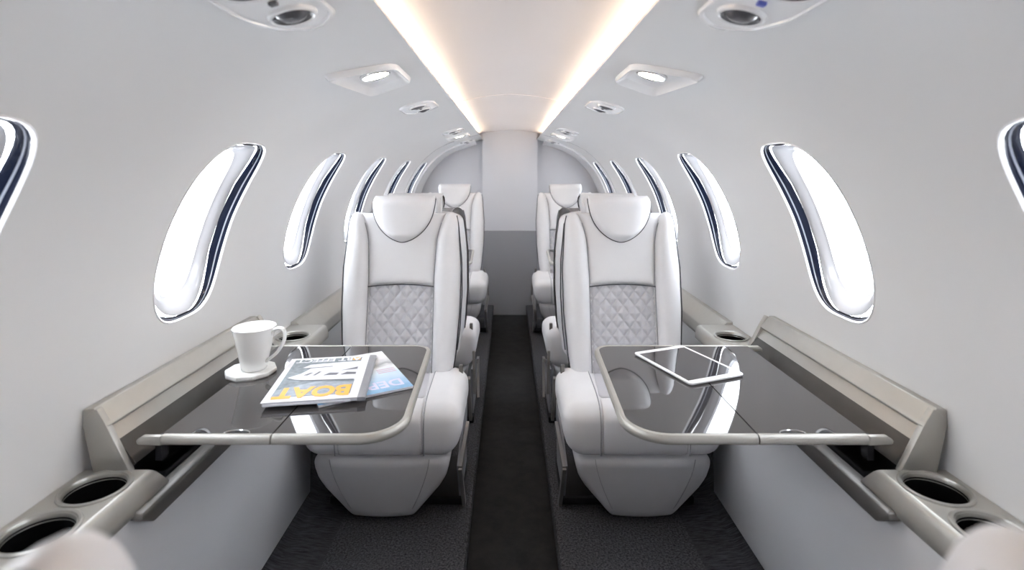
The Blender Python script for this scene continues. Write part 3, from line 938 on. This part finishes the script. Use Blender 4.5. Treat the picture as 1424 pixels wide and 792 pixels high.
# magazine local frame: x 0..w (right in picture), y 0..h (away), origin near-left corner
def mag_root(px, py, z, ang, label):
    return empty('magazine', (px, py, z), ang, label=label, cat='magazine')
m2 = mag_root(-.405, 1.087, T0, math.radians(29), 'pale blue magazine lying under the orange titled one, fanned to the right')
w2, h2 = .205, .262
bm = bmesh.new(); rbox(bm, (0.001, 0.001, 0), (w2 - .001, h2 - .001, .0048), .001, None, n=2, k=2); obj('pages', bm, 'page', m2)
flat('cover', [(0, 0), (w2, 0), (w2, h2), (0, h2)], .0058, 'cover', m2, .0009)
def grad_mat(name, stops, axis, span):
    m = bpy.data.materials.new(name); m.use_nodes = True; nt = m.node_tree; b = nt.nodes['Principled BSDF']; b.inputs['Roughness'].default_value = .22
    tc = nt.nodes.new('ShaderNodeTexCoord'); sp = nt.nodes.new('ShaderNodeSeparateXYZ'); nt.links.new(tc.outputs['Object'], sp.inputs[0])
    n = nt.nodes.new('ShaderNodeTexNoise'); n.inputs['Scale'].default_value = 22; n.inputs['Detail'].default_value = 5; nt.links.new(tc.outputs['Object'], n.inputs['Vector'])
    mr = nt.nodes.new('ShaderNodeMapRange'); mr.inputs[1].default_value = 0; mr.inputs[2].default_value = span
    nt.links.new(sp.outputs[axis], mr.inputs[0])
    ad = nt.nodes.new('ShaderNodeMath'); ad.operation = 'MULTIPLY_ADD'; ad.inputs[1].default_value = .35; nt.links.new(n.outputs['Fac'], ad.inputs[0])
    sb = nt.nodes.new('ShaderNodeMath'); sb.operation = 'SUBTRACT'; sb.inputs[1].default_value = .175; nt.links.new(mr.outputs[0], sb.inputs[0]); nt.links.new(sb.outputs[0], ad.inputs[2])
    cr = nt.nodes.new('ShaderNodeValToRGB'); els = cr.color_ramp.elements
    els[0].position = stops[0][0]; els[0].color = (*stops[0][1], 1); els[1].position = stops[-1][0]; els[1].color = (*stops[-1][1], 1)
    for p, c in stops[1:-1]:
        e = els.new(p); e.color = (*c, 1)
    nt.links.new(ad.outputs[0], cr.inputs[0]); nt.links.new(cr.outputs[0], b.inputs['Base Color']); return m
M['seascape'] = grad_mat('cover_photo_sea', [(0, (.22, .42, .66)), (.18, (.40, .58, .78)), (.42, (.62, .74, .84)), (.55, (.75, .76, .78)), (.63, (.36, .37, .38)), (.70, (.55, .56, .58)), (.78, (.80, .80, .82)), (1, (.84, .84, .86))], 1, h2)
flat('cover_picture', [(.0, .0), (w2, .0), (w2, h2), (.0, h2)], .0061, 'seascape', m2)
text('title', 'DEPA', .054, m2, 'bluetxt', (w2 - .012, .058, .0063), PI, .85, .0012)
for k in range(3):
    flat('cover_line', [(w2 - .05, .108 + k * .010), (w2 - .006, .108 + k * .010), (w2 - .006, .112 + k * .010), (w2 - .05, .112 + k * .010)], .0063, 'redtxt', m2)

m1 = mag_root(-.519, 1.078, T0 + .0064, math.radians(8.8), 'thick magazine with a boat on the cover and orange BOAT title, on top')
w1, h1 = .207, .256
bm = bmesh.new(); rbox(bm, (.001, .001, 0), (w1 - .0005, h1 - .001, .0072), .0012, None, n=2, k=2); obj('pages', bm, 'page', m1)
bm = bmesh.new(); rbox(bm, (.004, -.003, .0005), (w1 - .03, .02, .0040), .0008, None, n=2, k=2); obj('loose_page', bm, 'page', m1)
flat('cover', [(-.001, -.001), (w1 - .016, -.001), (w1 - .016, h1), (-.001, h1)], .0085, 'cover', m1, .0010)
bm = bmesh.new(); prism(bm, [(w1 - .016, .0085), (w1 - .004, .0083), (w1 + .0005, .0070), (w1 + .0005, .0005), (w1 - .016, .0005)], 'y', -.001, h1); obj('spine', bm, 'spine', m1, smooth=False)
z = .0088
flat('cover_picture', [(.012, .022), (w1 - .034, .022), (w1 - .034, h1 - .012), (.012, h1 - .012)], z, 'printgrey', m1)
flat('picture_sea', [(.012, .022), (w1 - .034, .022), (w1 - .034, .085), (.09, .098), (.012, .06)], z + .00015, 'printsea', m1)
hull = [(.020, .128), (.045, .112), (.11, .100), (w1 - .034, .098), (w1 - .034, .215), (.13, .214), (.055, .206), (.040, .186), (.062, .182), (.045, .150)]
flat('picture_boat', hull, z + .0003, 'printwhite', m1)
bm = bmesh.new()
for pl in ([(.052, .138), (.062, .137), (.072, .152), (.066, .153)], [(.074, .135), (.080, .135), (.090, .156), (.084, .157)], [(.098, .132), (.128, .131), (.132, .143), (.110, .146)],
           [(.136, .131), (w1 - .036, .130), (w1 - .036, .141), (.150, .146)], [(.135, .158), (w1 - .036, .162), (w1 - .036, .176), (.15, .165)], [(.05, .180), (.11, .186), (.11, .189), (.05, .184)]):
    prism(bm, pl, 'z', z + .0003, z + .0005)
obj('boat_windows', bm, 'printdark', m1, smooth=False)
bm = bmesh.new(); prism(bm, [(.02, .120), (.06, .104), (w1 - .036, .096), (w1 - .036, .100), (.06, .109)], 'z', z + .0003, z + .00055); obj('boat_stripe', bm, 'printdark', m1, smooth=False)
text('title', 'BOAT', .074, m1, 'orange', (w1 - .034, .066, z + .0006), PI, .80, .0030)
text('headline', 'ART EFFECT', .030, m1, 'printwhite', (w1 - .036, .243, z + .0003), PI, .95, .0010)
flat('headline_block', [(w1 - .055, .225), (w1 - .037, .225), (w1 - .037, .243), (w1 - .055, .243)], z + .0002, 'orange', m1)

# tablet
ax = Vector((-.012 + .332, 1.406)); bx_ = Vector((-.012 + .484, 1.464)); c_ = Vector((-.012 + .564, 1.256)); d_ = Vector((-.012 + .415, 1.196))
ctr = (ax + bx_ + c_ + d_) / 4; lx = ((c_ - bx_) + (d_ - ax)) / 2; ang = math.atan2(lx.y, lx.x)
Lh = lx.length / 2; Wh = ((bx_ - ax).length + (c_ - d_).length) / 4
tab = empty('tablet', (ctr.x, ctr.y, T0), ang, label='white bezel tablet with a dark screen lying on the right table', cat='tablet')
bm = bmesh.new()
def rr(a, b, r, z, N=8):
    out = []
    for cx_, cy_, a0 in ((a - r, b - r, 0), (-a + r, b - r, PI/2), (-a + r, -b + r, PI), (a - r, -b + r, 3*PI/2)):
        for i in range(N + 1):
            th = a0 + i / N * PI / 2; out.append((cx_ + r * math.cos(th), cy_ + r * math.sin(th), z))
    return out
V = grid(bm, [rr(Lh - .004, Wh - .004, .008, 0), rr(Lh - .001, Wh - .001, .010, .002), rr(Lh, Wh, .011, .0048), rr(Lh - .0006, Wh - .0006, .0105, .0062)], closeu=True); cap(bm, V[0][::-1]); cap(bm, V[-1]); obj('tablet_body', bm, 'tabwhite', tab, angle=30)
bm = bmesh.new(); prism(bm, [(-Lh + .017, -Wh + .008), (Lh - .017, -Wh + .008), (Lh - .017, Wh - .008), (-Lh + .017, Wh - .008)], 'z', .0060, .00635); obj('screen', bm, 'screen', tab, smooth=False)
bm = bmesh.new(); V = lathe(bm, [(.0045, .0062), (.0042, .00645), (.0036, .00640), (.0005, .00635)], 24, (Lh - .0085, 0, 0)); cap(bm, V[-1]); obj('home_button', bm, 'tabwhite', tab)

# ------------------------------------------------------------------ light
w = bpy.data.worlds.new('sky'); bpy.context.scene.world = w; w.use_nodes = True
nt = w.node_tree; bg = nt.nodes['Background']
tc = nt.nodes.new('ShaderNodeTexCoord'); sp = nt.nodes.new('ShaderNodeSeparateXYZ'); nt.links.new(tc.outputs['Generated'], sp.inputs[0])
cr = nt.nodes.new('ShaderNodeValToRGB'); cr.color_ramp.elements[0].position = .35; cr.color_ramp.elements[0].color = (.91, .95, 1, 1)
cr.color_ramp.elements[1].position = .8; cr.color_ramp.elements[1].color = (.90, .95, 1, 1)
mr = nt.nodes.new('ShaderNodeMapRange'); mr.inputs[1].default_value = -1; nt.links.new(sp.outputs[2], mr.inputs[0]); nt.links.new(mr.outputs[0], cr.inputs[0])
nt.links.new(cr.outputs[0], bg.inputs[0]); bg.inputs[1].default_value = 12

cam = bpy.data.cameras.new('camera'); co = bpy.data.objects.new('camera', cam); C.objects.link(co)
co.location = (-.012, 0, 1.08); co.rotation_euler = (PI / 2, 0, 0)
cam.sensor_width = 36; cam.lens = 732 / 1424 * 36
cam.shift_x = 5 / 1424; cam.shift_y = -158 / 1424
cam.clip_start = .02
cam.dof.use_dof = True; cam.dof.focus_distance = 1.6; cam.dof.aperture_fstop = 3.2
sc = bpy.context.scene; sc.camera = co
sc.view_settings.view_transform = 'Standard'; sc.view_settings.look = 'None'; sc.view_settings.gamma = 1; sc.view_settings.exposure = .30
sc.view_settings.use_curve_mapping = False
sc.cycles.max_bounces = 12; sc.cycles.diffuse_bounces = 8; sc.cycles.glossy_bounces = 5; sc.cycles.transparent_max_bounces = 12
